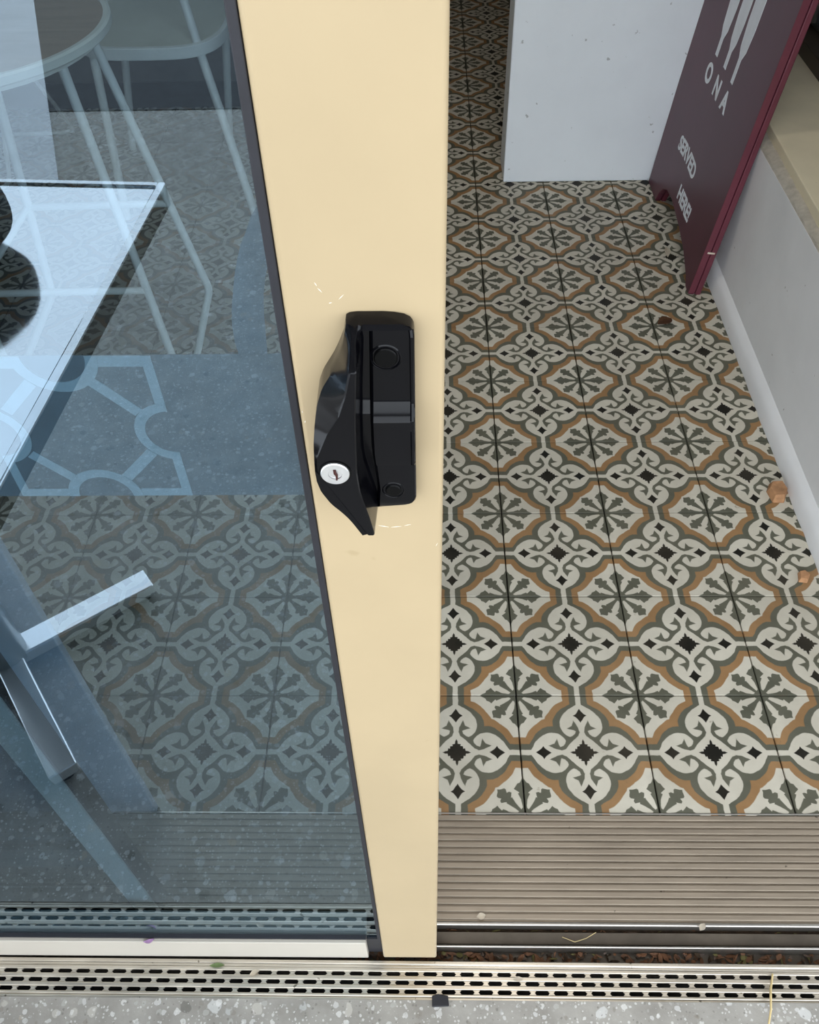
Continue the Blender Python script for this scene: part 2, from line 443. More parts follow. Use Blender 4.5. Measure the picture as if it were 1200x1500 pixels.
# floor runs on beyond the tiles that can be told apart
def far_floor():
    bm = bmesh.new()
    for (x0, x1, y0, y1) in ((.1424-.2*10, .80, 4.3114, 6.6), (-4.0, .1424-.2*10, .5135, 6.6), ):
        box(bm, x0, x1, y0, y1, -.011, -.001)
    box(bm, -1.8576, -1.10, .5135, .9, -.011, -.001)
    return bm
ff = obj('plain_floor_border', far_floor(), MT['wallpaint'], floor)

ground = struct('ground', B(-14, 14, -16, .2655, -.12, .0), MT['terrazzo'])
tag(ground, 'exposed aggregate paving outside the door')
litground = struct('lit_ground', prism([(-1.05, -1.62), (-2.6, -6.0), (-14, -6.0), (-14, -1.62)], -.05, .004, 'z'), MT['litground'])  # pale colour stands in for brightly lit ground
struct('dim_ground', prism([(-1.30, -2.3), (14, -2.3), (14, -15.9), (-5.0, -15.9), (-2.6, -6.0)], -.05, .003, 'z'), MT['dimground'])  # ground coloured dark to keep its mirror image in the glass dim
tag(litground, 'pale ground patch further out, daylight put into its colour')
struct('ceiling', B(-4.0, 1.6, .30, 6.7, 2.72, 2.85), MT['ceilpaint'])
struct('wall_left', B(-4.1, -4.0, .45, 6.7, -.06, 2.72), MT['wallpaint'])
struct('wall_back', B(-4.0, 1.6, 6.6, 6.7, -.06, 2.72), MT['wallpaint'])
# facade: wall above the opening and to both sides
bm = bmesh.new(); box(bm, -8, -1.75, .30, .52, -.1, 4.2); box(bm, -1.75, .74, .30, .52, 2.16, 4.2); box(bm, .74, 6, .30, .52, -.1, 4.2)
struct('wall_front', bm, MT['render'])
# unseen blockers added outside to shape the light
struct('window_light_blocker', B(1.75, 1.9, .52, 8, -.1, 3.0), MT['wallpaint'])  # added to keep daylight out of the side window
struct('sky_blocker', B(-6, 5, -1.02, .30, 2.75, 2.9), MT['skyblock'])  # added slab over the entrance, cuts the overhead sky light

# right wall: low plaster parapet with sill, dark window above
struct('wall_right', B(.7275, 1.05, .52, 2.42, -.06, .370), MT['plaster'])
bm = bmesh.new(); box(bm, .7275, 1.05, .52, 2.42, 1.9, 2.72); box(bm, .7275, 1.05, 2.42, 6.6, -.06, 2.72)
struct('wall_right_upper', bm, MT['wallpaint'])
# rough mortar strip between plaster edge and sill
bm = bmesh.new()
nseg = 90
prev = None
for k in range(nseg+1):
    y = .52+1.90*k/nseg
    w_ = .0+.005*math.sin(k*1.7)+random.uniform(-.003, .003)
    row = [bm.verts.new((.7280, y, .3695)), bm.verts.new((.7282+abs(w_)*.5, y, .3735+random.uniform(0, .003))), bm.verts.new((.742, y, .378+random.uniform(-.001, .003))), bm.verts.new((.772, y, .379)), bm.verts.new((.772, y, .3695))]
    if prev:
        for q in range(4): bm.faces.new((prev[q], prev[q+1], row[q+1], row[q]))
        bm.faces.new((prev[4], prev[0], row[0], row[4]))
    prev = row
struct('trim_1', bm, MT['roughstone'], smooth=50)
win = empty('window_1', (0, 0, 0), kind='structure', label='dark framed side window above the stone sill')
# (corner points of the sill follow the slightly skewed edge of the stone)
obj('window_sill', prism([(.7335, .52), (.7605, 2.42), (1.05, 2.42), (1.05, .52)], .3715, .3995, 'z'), MT['sill'], win, bevel=.002)
def wf(x0, x1, z0, z1): return B(x0, x1, .55, 2.40, z0, z1)
fr = obj('window_frame', wf(.925, .975, .3995, .435), MT['frame'], win, bevel=.002)
obj('window_frame', wf(.975, 1.02, .3995, .48), MT['frame'], win, bevel=.002)
obj('window_frame', wf(.925, .98, 1.84, 1.90), MT['frame'], win, bevel=.002)
for yy in (.55, 1.45, 2.35): obj('window_frame', B(.93, .975, yy, yy+.05, .445, 1.84), MT['frame'], win, bevel=.002)
obj('outer_ledge', B(1.0, 1.30, .52, 2.42, .40, .47), MT['sill'], win, bevel=.003)
obj('glass_pane', B(.948, .954, .56, 2.39, .46, 1.85), MT['clear'], win)
# baseboard on the parapet
bm = bmesh.new(); prev = None
for k in range(61):
    y = .515+1.905*k/60; d = .7110+random.uniform(-.0012, .0012)
    row = [bm.verts.new((d, y, 0)), bm.verts.new((d+.001, y, .030)), bm.verts.new((.7185, y, .042+random.uniform(-.002, .002))), bm.verts.new((.7285, y, .052)), bm.verts.new((.7285, y, 0))]
    if prev:
        for q in range(4): bm.faces.new((prev[q], prev[q+1], row[q+1], row[q]))
    prev = row
struct('baseboard_right', bm, MT['plaster'], smooth=40)
# white partition standing across the aisle
pw = struct('wall_partition', B(.2246, .7275, 2.4215, 2.56, 0, 2.72), MT['partition'], bevel=.004)
tag(pw, 'white chipped partition wall behind the burgundy sign board')
# grey jamb inside, behind the fixed leaf
struct('wall_jamb', B(-1.76, -.411, .514, .524, 0, 2.72), MT['stub'], bevel=.002)

# --- threshold: ribbed plate, each rib a strip of its own
th = empty('ribbed_threshold', (0, .43, 0), label='bronze ribbed aluminium threshold plate between tiles and sliding track', cat='threshold')
X0, X1 = -1.7, .738
def sub(parent, name, bm, m, **k):
    bmesh.ops.translate(bm, vec=-Vector(parent.location), verts=bm.verts[:]) if parent else None
    return obj(name, bm, m, parent, **k)
sub(th, 'base_plate', B(X0, X1, .3625, .5130, -.012, -.0028), MT['ribalu'])
pitch = (.5125-.3640)/15
rb = None
for k in range(15):
    y0 = .3640+k*pitch
    g = .0012 if k != 6 else .0007
    if rb is None:
        rb = sub(th, 'rib', B(X0, X1, y0+g, y0+pitch-g, -.0028, .0), MT['ribalu'], bevel=.0009, seg=2)
        # fine double groove on each rib comes from a narrow raised centre bead
    else:
        c_ = rb.copy(); C.objects.link(c_); c_.parent = th; c_.location = (0, k*pitch, random.uniform(-.0003, .0003))
sub(th, 'edge_strip', B(X0, X1, .5128, .5150, -.01, .0006), MT['railalu'], bevel=.0005)

tr = empty('sliding_track', (0, .34, -.02), label='aluminium double sliding track with dirty channels in front of ribbed threshold', cat='track')
sub(tr, 'track_bed', B(X0, X1, .3145, .3570, -.032, -.026), MT['channel'])
sub(tr, 'rail', B(X0, X1, .3570, .3625, -.026, .0004), MT['railalu'], bevel=.0022, seg=4, smooth=50)
sub(tr, 'rail', B(X0, X1, .3295, .3325, -.026, -.0005), MT['railalu'], bevel=.0013, seg=4, smooth=50)
sub(tr, 'channel_floor', B(X0, X1, .3325, .3570, -.0262, -.0175), MT['dirt'])
sub(tr, 'channel_strip', B(X0, X1, .3355, .3515, -.026, -.010), MT['channel'], bevel=.001)
# litter lying in the front channel and behind the rail
lt = bmesh.new()
for k in range(520):
    x = random.uniform(-.12, .73); y = random.choice((random.uniform(.316, .3285), random.uniform(.316, .3285), random.uniform(.352, .3565)))
    z = -.0255+random.uniform(0, .009); L = random.uniform(.002, .009); W = random.uniform(.001, .004)
    rz = Matrix.Rotation(random.uniform(0, PI), 3, 'Z') @ Matrix.Rotation(random.uniform(-.5, .5), 3, 'X')
    vsn = [Vector(p) for p in ((-L, 0, 0), (-L*.3, W, .0006), (L*.5, W*.8, 0), (L, 0, .0008), (L*.4, -W, 0), (-L*.4, -W*.8, .0005))]
    vv = [bm_v for bm_v in (lt.verts.new(Vector((x, min(max((rz@p).y+y, .3155), .3285) if y < .34 else (rz@p).y*.3+y, max((rz@p).z+z, -.0258)))+Vector(((rz@p).x, 0, 0))) for p in vsn)]
    f = lt.faces.new(vv); f.material_index = random.choice((0, 0, 0, 0, 1, 2, 3))
lo_ = obj('leaf_litter', lt, [MT['leaf'], MT['olive'], MT['dirt'], MT['bagbrown']], kind='stuff')
tag(lo_, 'brown leaf litter lying in the sliding track channels', 'leaves')

# --- slotted drain
dr = empty('slot_drain', (0, .2865, 0), label='long slotted aluminium drain in front of the sliding door', cat='drain')
XD0, XD1 = -1.0, 1.0
def bar(y0, y1, z1=.0, z0=-.0032): return sub(dr, 'bar', B(XD0, XD1, y0, y1, z0, z1), MT['alu'], bevel=.0009, seg=2)
sub(dr, 'trough', B(XD0, XD1, .2640, .3120, -.035, -.030), MT['dark'])
dr.rotation_euler = (0, 0, -.0020)
bar(.3075, .3122, -.0008); bar(.3035, .3072, -.0016)
bar(.2985, .3031); bar(.2882, .2937); bar(.2777, .2830); bar(.2690, .2724)
bar(.2640, .2686, -.0012)
sub(dr, 'side_wall', B(XD0, XD1, .3020, .3035, -.03, -.006), MT['channel']); sub(dr, 'side_wall', B(XD0, XD1, .2655, .2670, -.03, -.006), MT['channel'])
bm = bmesh.new()
for r_, (ya, yb) in enumerate(((.2938, .2983), (.2832, .2879), (.2726, .2774))):
    k0 = int(XD0/.0245)-1
    for k in range(k0, int(XD1/.0245)+1):
        x = k*.0245 + .0115 + r_*.0120
        if XD0 < x-.003 and x+.003 < XD1:
            # bow-tie ends give the slots their rounded corners
            pts = [(x-.0046, ya), (x-.0024, (ya+yb)/2), (x-.0046, yb), (x+.0046, yb), (x+.0024, (ya+yb)/2), (x+.0046, ya)]
            a = [bm.verts.new((p[0], p[1], -.003)) for p in pts]; b = [bm.verts.new((p[0], p[1], -.0009)) for p in pts]
            bm.faces.new(b); bm.faces.new(a[::-1])
            for i in range(6): bm.faces.new((a[i], a[(i+1) % 6], b[(i+1) % 6], b[i]))
sub(dr, 'crossbar', bm, MT['alu'], kind='stuff')

# ================================================================== SLIDING DOOR
door = empty('door_1', (-.5, YD, 0), kind='structure', label='beige framed sliding glass door leaf, half open')
def dsub(name, bm, m, parent=door, **k):
    bmesh.ops.translate(bm, vec=-Vector(door.location), verts=bm.verts[:]); return obj(name, bm, m, parent, **k)
dsub('stile', B(-.0635, .0078, YD, .3560, .0015, 2.12), MT['beige'], bevel=.0026, seg=4, smooth=40)
dsub('stile', B(-1.30, -1.23, YD, .3560, .0015, 2.12), MT['beige'], bevel=.0026, seg=3)
dsub('top_rail', B(-1.23, -.0635, YD+.001, .3560, 2.05, 2.12), MT['beige'], bevel=.002)
dsub('bottom_rail', B(-1.23, -.0835, YD, .3550, -.0005, .0655), MT['cream'], bevel=.0012, seg=2)
dsub('rail_lining', B(-.0835, -.0645, .3225, .3550, .0015, .060), MT['rubber'])
dsub('glass_pane', B(-1.235, -.0660, .3250, .3310, .060, 2.06), MT['glass'])
g1 = dsub('gasket', B(-.0678, -.0636, YD+.0006, .3345, .0655, 2.05), MT['rubber'], bevel=.0006)
tag(g1, 'black rubber gasket strip')
dsub('gasket', B(-1.23, -.0835, YD+.0045, .3250, .0640, .0690), MT['rubber'])

# film band on the inside face of the pane
fb = dsub('film_band', B(-1.23, -.0660, .33165, .33190, .8995, 1.0000), MT['film']); tag(fb, 'grey frosted film band with pale line ornament')
dsub('film_back', B(-1.23, -.0660, .33190, .33205, .8995, 1.0000), MT['filmdark'])
bm = bmesh.new()
fl_n = [0]
def flat(pts, y0=.33105, y1=.33164):
    fl_n[0] += 1; y0 += .000002*fl_n[0]
    a = [bm.verts.new((p[0], y0, p[1])) for p in pts]; b = [bm.verts.new((p[0], y1, p[1])) for p in pts]
    bm.faces.new(a); bm.faces.new(b[::-1])
    for i in range(len(pts)): bm.faces.new((a[i], a[(i+1) % len(pts)], b[(i+1) % len(pts)], b[i]))
def arc(cx, cz, r0, r1, a0, a1, n=26):
    for k in range(n):
        t = math.radians(a0+(a1-a0)*k/n); u = math.radians(a0+(a1-a0)*(k+1)/n)
        flat([(cx+r0*math.cos(t), cz+r0*math.sin(t)), (cx+r1*math.cos(t), cz+r1*math.sin(t)), (cx+r1*math.cos(u), cz+r1*math.sin(u)), (cx+r0*math.cos(u), cz+r0*math.sin(u))])
def strip(p, q, w_=.0063):
    d = Vector((q[0]-p[0], q[1]-p[1])).normalized(); n = Vector((-d.y, d.x))*w_/2
    flat([(p[0]+n.x, p[1]+n.y), (q[0]+n.x, q[1]+n.y), (q[0]-n.x, q[1]-n.y), (p[0]-n.x, p[1]-n.y)])
def ornament(ox):
    arc(-.1836+ox, .9997, .0160, .0222, 180, 360); arc(-.1845+ox, .8998, .0155, .0214, 0, 180)
    arc(-.1350+ox, .9490, .0148, .0204, 90, 270); arc(-.2333+ox, .9470, .0148, .0204, -90, 90)
    e = .0052
    flat([(-.1625+ox, 1.0-.0068), (-.1350+ox, 1.0-.0068), (-.1350+ox, .9998), (-.1678+ox, .9998)])
    flat([(-.1350-e+ox, .9998), (-.1350+ox, .9998), (-.1350+ox, .9640), (-.1350-e+ox, .9690)])
    flat([(-.1350-e+ox, .8999), (-.1350+ox, .8999), (-.1350+ox, .9340), (-.1350-e+ox, .9290)])
    flat([(-.1630+ox, .9058), (-.1350+ox, .9058), (-.1350+ox, .8999), (-.1690+ox, .8999)])
    flat([(-.2050+ox, .9057), (-.2333+ox, .9057), (-.2333+ox, .8999), (-.2000+ox, .8999)])
    flat([(-.2333+ox, .8999), (-.2333+e+ox, .8999), (-.2333+e+ox, .9280), (-.2333+ox, .9320)])
    flat([(-.2333+ox, .9998), (-.2333+e+ox, .9998), (-.2333+e+ox, .9660), (-.2333+ox, .9620)])
    flat([(-.2050+ox, .9925), (-.2333+ox, .9925), (-.2333+ox, .9998), (-.2000+ox, .9998)])
    strip((-.1688+ox, .9838), (-.1500+ox, .9630)); strip((-.1500+ox, .9345), (-.1692+ox, .9145))
    strip((-.1990+ox, .9146), (-.2170+ox, .9335)); strip((-.2190+ox, .9640), (-.1995+ox, .9835))
for ox in (0, -.42): ornament(ox)
dsub('film_ornament', bm, MT['filmlight'])
bm = prism([(-.0712, 1.0765), (-.0745, 1.0720), (-.0776, 1.0653), (-.0810, 1.0590), (-.0836, 1.0522), (-.0862, 1.0440), (-.0885, 1.0347), (-.0908, 1.0250), (-.0921, 1.0160), (-.0924, 1.0070), (-.0918, .9998),
            (-.0778, .9998), (-.0771, 1.0090), (-.0763, 1.0197), (-.0755, 1.0280), (-.0745, 1.0346), (-.0725, 1.0430), (-.0700, 1.0503), (-.0678, 1.0560), (-.0678, 1.0640)], .33165, .33190)
tag(dsub('film_decal', bm, MT['filmdark']), 'curved grey film shape rising from the band')

# paint scratches on the stile
bm = bmesh.new()
for (x_, z_, L_, a_, w_) in ((-.0480, 1.0495, .0022, -1.1, .0004), (-.0465, 1.0465, .0030, -.9, .0004), (-.0375, 1.0430, .0035, .8, .00035), (-.0425, 1.0400, .0014, .2, .0004),
                             (-.0255, .8905, .0060, -.25, .0005), (-.0185, .8900, .0060, .12, .0005), (-.0120, .8915, .0040, .3, .0004), (-.0618, .9770, .0010, 1.5, .0006), (-.0612, .9705, .0016, 1.4, .0006), (.0045, .8740, .0030, 1.2, .0003)):
    dx, dz = L_*math.cos(a_)/2, L_*math.sin(a_)/2; nx, nz = -w_*math.sin(a_)/2, w_*math.cos(a_)/2
    P = [(x_-dx, z_-dz), (x_+nx, z_+nz), (x_+dx, z_+dz), (x_-nx*.6, z_-nz*.6)]
    a = [bm.verts.new((p[0], YD-.00012, p[1])) for p in P]; b = [bm.verts.new((p[0], YD+.0001, p[1])) for p in P]
    bm.faces.new(a); bm.faces.new(b[::-1])
    for i in range(4): bm.faces.new((a[i], a[(i+1) % 4], b[(i+1) % 4], b[i]))
dsub('paint_scratch', bm, MT['pale_scratch'], kind='stuff')
# --- pull handle
def handle_mesh():
    zs = []
    z = 1.0358
    dense = [1.0358, 1.0354, 1.0345, 1.0330, 1.0315, 1.0300, 1.0270, 1.0256, 1.0244, 1.0235]
    zs = dense + [1.0235-.0022*k for k in range(1, 16)] + [.9895, .9880, .9860, .9840, .9822, .9815, .9805]
    zs += [.9780-.0026*k for k in range(0, 10)] + [.9519, .9505, .9480, .945, .942, .939, .936, .933, .930, .927, .924, .9215, .9195, .9180, .9170, .9163, .9157, .9153, .9150, .9140, .9130, .9124]
    zs = sorted(set(round(v_, 5) for v_ in zs), reverse=True)
    zs = [z_ for z_ in zs if z_ > .91]
    L = lambda P: sorted(P)
    xL = L([(1.0358, -.0315), (1.0354, -.0345), (1.0345, -.0360), (1.0269, -.0375), (1.020, -.0402), (1.0138, -.0432), (1.0046, -.0487), (.9979, -.0513), (.9890, -.0530), (.9802, -.0541), (.964, -.0549), (.957, -.0547), (.9496, -.0532), (.9405, -.0490), (.9343, -.0441), (.929, -.0408), (.9250, -.0388), (.9165, -.0350), (.9150, -.0345), (.9130, -.0325), (.9124, -.0315)])
    xR = L([(1.0358, -.0300), (1.0300, -.0312), (1.0243, -.0307), (.9948, -.0330), (.9639, -.0344), (.9500, -.0338), (.9445, -.0330), (.930, -.0302), (.918, -.0284), (.9135, -.0283), (.9124, -.0290)])
    xm = L([(1.0358, -.0330), (1.0244, -.0336), (1.011, -.0367), (.999, -.0407), (.9886, -.0469), (.9732, -.0530), (.964, -.0540), (.9124, -.03)])
    dF = L([(1.0358, .003), (1.0354, .0055), (1.0345, .0088), (1.0300, .0165), (1.0256, .0250), (1.0244, .0272), (1.0235, .0280), (.9163, .0280), (.9157, .0262), (.9150, .0120), (.9124, .0040)])
    dL = L([(1.0358, .002), (1.0345, .0070), (1.0300, .0100), (1.0269, .0125), (1.0138, .0145), (1.0046, .0150), (.998, .0180), (.9886, .0225), (.9780, .0262), (.9700, .0280), (.9163, .0280), (.9157, .0262), (.9150, .0120), (.9124, .0040)])
    xr = L([(1.0358, -.0200), (1.0354, -.0150), (1.0345, -.0105), (1.0330, -.0080), (1.0315, -.0069), (1.0300, -.0063), (1.0270, -.0060), (.9230, -.0066), (.9205, -.0072), (.9195, -.0082), (.9180, -.0098), (.9170, -.0125), (.9163, -.0170), (.9150, -.0240), (.9140, -.0278), (.9124, -.0288)])
    dp = L([(1.0358, .003), (1.0354, .0055), (1.0345, .0080), (1.0315, .0084), (1.0305, .0060), (.9895, .0060), (.9880, .0066), (.9860, .0082), (.9840, .0105), (.9822, .0126), (.9815, .0130), (.9805, .0128), (.9520, .0122), (.9505, .0086), (.9195, .0080), (.9163, .0070), (.9140, .006), (.9124, .004)])
    rows = []
    bm = bmesh.new()
    for z in zs:
        a, b, c_, e = lerp(z, xL), lerp(z, xR), lerp(z, xm), lerp(z, xr)
        f, l, p = lerp(z, dF), lerp(z, dL), lerp(z, dp)
        c_ = min(max(c_, a+.0012), b-.0022)
        if z <= .9700: l = f
        e = max(e, b+.0006)
        gap = e-b
        pst = min(max(lerp(z, [(.915, -.0270), (.93, -.0258), (.96, -.0272), (.9895, -.0266), (1.0305, -.0248), (1.033, -.0245)]), b+.0018), b+gap*.45); ch = min(p*.55, f)
        if z > 1.0312: ch = p
        rim = p+(.0016 if 1.030 > z > .953 else .0)
        rim = min(rim, .0131) if p > .0125 else rim
        if z < .9163: ch = p*.6
        P = [(a, 0), (a, l*.55), (a+.0003, l), (c_-.0004, f-.0007), (c_+.0005, f), ((c_+b)/2, f), (b-.0006, f), (b, f-.0007), (b+min(.0012, gap*.15), ch+.001), (b+min(.0020, gap*.22), ch), (pst-min(.0012, gap*.05), ch), (pst-min(.0003, gap*.012), ch+(p-ch)*.75), (pst+min(.0006, gap*.03), p), ((pst+e)/2, p),
             (e-min(.0024, gap*.18), p), (e-min(.0017, gap*.12), rim), (e-min(.0006, gap*.05), rim), (e, rim-.0008 if rim > .002 else rim*.5), (e, 0)]
        rows.append([bm.verts.new((x_, YD-.0004-d_, z)) for x_, d_ in P])
    for r0, r1 in zip(rows, rows[1:]):
        for i in range(len(r0)-1): bm.faces.new((r0[i], r0[i+1], r1[i+1], r1[i]))
        bm.faces.new((r0[-1], r0[0], r1[0], r1[-1]))
    bm.faces.new(rows[0]); bm.faces.new(rows[-1][::-1])
    bmesh.ops.remove_doubles(bm, verts=bm.verts[:], dist=.00005)
    return bm
hm = dsub('door_handle', handle_mesh(), MT['black_gloss'], smooth=26); tag(hm, 'black pull handle with a silver key cylinder')
RY = Matrix.Rotation(PI/2, 3, 'X')        # z axis -> -y (outwards)
def disc(prof, x, d, z, n=40):
    bm = bmesh.new(); lathe(bm, prof, (x, YD-d, z), n, RY); return bm
dsub('lock_cylinder', disc([(.0070, 0), (.0070, .0010), (.0066, .0014), (.0034, .0014), (.0031, .0008), (0, .0008)], -.0449, .0284, .9633), MT['steel'], hm, smooth=35)
tag(dsub('lock_ring', disc([(.0078, -.0006), (.0078, .0004), (.0072, .0005), (.0072, -.0006)], -.0449, .0284, .9633), MT['black_cap'], hm, smooth=35), 'black collar round the key cylinder')
dsub('keyway', prism([(-.0456, .9664), (-.0442, .9664), (-.0443, .9645), (-.0436, .9628), (-.0439, .9596), (-.0447, .9594), (-.0447, .9625), (-.0455, .9640)], YD-.0301, YD-.0291), MT['keyway'], hm)
for x, z, r_, dd in ((-.0192, 1.0150, .0054, .0062), (-.0185, .9297, .0042, .0082)):
    dsub('screw_cap', disc([(r_, -.001), (r_, .0008), (r_-.0005, .0013), (0, .0013)], x, dd, z), MT['black_cap'], hm, smooth=35)
    dsub('cap_ring', disc([(r_+.0020, -.0010), (r_+.0019, .0003), (r_+.0013, .0007), (r_+.0009, .0003), (r_+.0007, -.0010)], x, dd, z), MT['black_gloss'], hm, smooth=50)

# --- fixed inner leaf seen through the glass
d2 = empty('door_2', (-.5, .37, 0), kind='structure', label='fixed inner door leaf with narrow pale stile')
def d2s(name, bm, m, **k):
    bmesh.ops.translate(bm, vec=-Vector(d2.location), verts=bm.verts[:]); return obj(name, bm, m, d2, **k)
d2s('stile', B(-.4085, -.3750, .370, .400, .002, 2.12), MT['cream'], bevel=.0015)
d2s('gasket', B(-.3750, -.3722, .372, .398, .002, 2.12), MT['rubber'])
d2s('glass_pane', B(-1.72, -.4085, .382, .388, .03, 2.10), MT['glass2'])
d2s('bottom_rail', B(-1.72, -.4085, .370, .400, .002, .03), MT['rubber'])
d2s('top_rail', B(-1.72, -.375, .37, .40, 2.12, 2.16), MT['cream'])

# ================================================================== SIGN BOARD (leans on the sill)
lean = math.atan(.1125)
sg = empty('sign_board', (.6510, 1.8392, .002), label='burgundy folding sign board with white lettering leaning against the stone sill', cat='sign board')
sg.rotation_euler = (0, lean, 0)
# local frame: +y away from the camera (width .62), +z up the board, face looks to -x
def arch(o=0):
    return [(0, 0), (.035, 0), (.058, .017), (.128, .042), (.220, .060), (.336, .072), (.395, .067), (.425, .055), (.448, .030), (.462, 0), (.572, 0), (.590, .4), (.610, 1.02), (.50, 1.08), (.12, 1.08), (0, 1.02)]
pan = obj('front_panel', prism(arch(), 0, .0145, 'x'), [MT['burg']], sg, bevel=.0025)
pan2 = obj('back_panel', prism(arch(), .0175, .0315, 'x'), [MT['burg_edge']], sg, bevel=.0025)
bm = bmesh.new(); box(bm, -.0004, .0149, -.0006, .0006, .003, 1.015); tag(obj('edge_band', bm, MT['burg_edge'], sg), 'brighter red painted board edge')
for zz in (.118, .95):
    o_ = obj('hinge_pin', T([(.0080, -.0012, zz), (.0250, -.0012, zz)], .0022, n=8), MT['pale'], sg)
for yy in (.14, .48): obj('hinge', B(-.002, .034, yy, yy+.06, 1.080, 1.090), MT['steel'], sg)
def text(body, size, y, z, sx=1, space=1.0, bold=0.0, name='lettering', shear=0, arcr=None):
    cu = bpy.data.curves.new(name, 'FONT'); cu.body = body; cu.size = size; cu.extrude = .0004; cu.align_x = 'CENTER'; cu.align_y = 'BOTTOM'
    cu.space_character = space; cu.offset = bold; cu.shear = shear
    o = bpy.data.objects.new(name, cu); C.objects.link(o)
    dg = bpy.context.evaluated_depsgraph_get(); me = bpy.data.meshes.new_from_object(o.evaluated_get(dg))
    bpy.data.objects.remove(o)
    # text local (x right, y up) -> board local: right = -y, up = z, normal = -x
    for v_ in me.vertices:
        x_, y_, z_ = v_.co
        if arcr: y_ += arcr*(x_*x_)
        v_.co = (-.0008-z_, -x_*sx+y, y_+z)
    me.materials.clear(); me.materials.append(MT['whiteprint'])
    q = bpy.data.objects.new(name, me); C.objects.link(q); q.parent = sg
    return q
for ch, yy in (('O', .373), ('N', .287), ('A', .210)):
    text(ch, .060, yy, .353, sx=1.02, bold=.0022)
text('SERVED', .050, .326, .173, sx=1.08, bold=.0015, space=1.0, arcr=-.9)
text('HERE!', .052, .236, .088, sx=1.0, bold=.0015, space=1.0)
def spindle(y, z0, zt, zw, w_=.021, st=.0085):
    pts = [(y-st, z0), (y+st, z0), (y+st*1.05, zt), (y+w_*.75, zt+.02), (y+w_, zw), (y+w_*1.04, zw+.08), (y+w_*.95, zw+.15), (y+w_*.55, zw+.22), (y, zw+.265), (y-w_*.55, zw+.22), (y-w_*.95, zw+.15), (y-w_*1.04, zw+.08), (y-w_, zw), (y-w_*.75, zt+.02), (y-st*1.05, zt)]
    return obj('emblem_stroke', prism(pts, -.0013, -.0004, 'x'), MT['whiteprint'], sg)
spindle(.364, .429, .470, .540, .030, .0095); spindle(.283, .431, .470, .540, .029, .0095); spindle(.208, .427, .480, .550, .030, .0085)

# ================================================================== OUTDOOR TABLE (seen mirrored in the glass)
ot = empty('bistro_table', (-.713, -.120, 0), math.radians(4.0), label='square polished aluminium cafe table outside, mirrored in the door glass', cat='table')
bm = B(-.337, .337, -.337, .337, .672, .698); top = obj('tabletop', bm, MT['polish'], ot, bevel=.004, seg=3, smooth=40)
bm = bmesh.new()
for s_ in (-1, 1):
    box(bm, s_*.3350-.0055, s_*.3350+.0055, -.3405, .3405, .6955, .7012); box(bm, -.3295, .3295, s_*.3350-.0055, s_*.3350+.0055, .6955, .7012)
obj('rim', bm, MT['polishedge'], ot, bevel=.0022, seg=3, smooth=40)
bm = bmesh.new()
for s_ in (-1, 1):
    box(bm, s_*.3385-.0015, s_*.3385+.0015, -.3400, .3400, .6695, .6955); box(bm, -.337, .337, s_*.3385-.0015, s_*.3385+.0015, .6695, .6955)
tag(obj('side_band', bm, MT['darkband'], ot), 'dark brown side band of the tabletop')
bm = bmesh.new(); lathe(bm, [(.036, .03), (.036, .672)], n=28); obj('pedestal', bm, MT['post'], ot, smooth=40)
for a_ in (49, 139, 229, 319):
    t = math.radians(a_); c_, s_ = math.cos(t), math.sin(t)
    bm = B(.020, .262, -.0225, .0225, .014, .040); arm = obj('foot', bm, MT['satin'], ot, bevel=.003, seg=3, smooth=40)
    arm.rotation_euler = (0, 0, t)
    gl = obj('glide', lathe(bmesh.new(), [(.016, 0.0005), (.016, .014)], (.240, 0, 0), 14), MT['black_cap'], arm)

bg_ = empty('shoulder_bag', (-.560, -.225, .7015), .3, label='dark navy bag lying on the outdoor table, mirrored in the glass', cat='bag')
def blob(sx, sy, sz, c_, seed):
    bm = bmesh.new(); bmesh.ops.create_icosphere(bm, subdivisions=4, radius=1)
    rnd = random.Random(seed); k = [rnd.uniform(2, 5) for _ in range(6)]
    for v_ in bm.verts:
        p = v_.co.copy(); q = 1+.03*math.sin(k[0]*p.x+k[1]*p.y)+.015*math.sin(k[2]*2*p.z+k[3]*p.x)
        s = [math.copysign(abs(t)**.75, t) for t in p]
        v_.co = Vector((c_[0]+s[0]*sx*q, c_[1]+s[1]*sy*q, max(c_[2]+s[2]*sz*q, 0)))
    return bm
obj('bag_body', blob(.095, .10, .055, (-.045, -.02, .05), 3), MT['bag'], bg_, smooth=60)
obj('bag_pocket', blob(.11, .10, .016, (-.030, .165, .014), 5), MT['bagbrown'], bg_, smooth=60)
obj('strap', T([(-.06, -.06, .085), (-.10, .0, .115), (-.07, .08, .07), (-.03, .13, .035)], .009, n=10, rounds=.05), MT['bagbrown'], bg_, smooth=60)

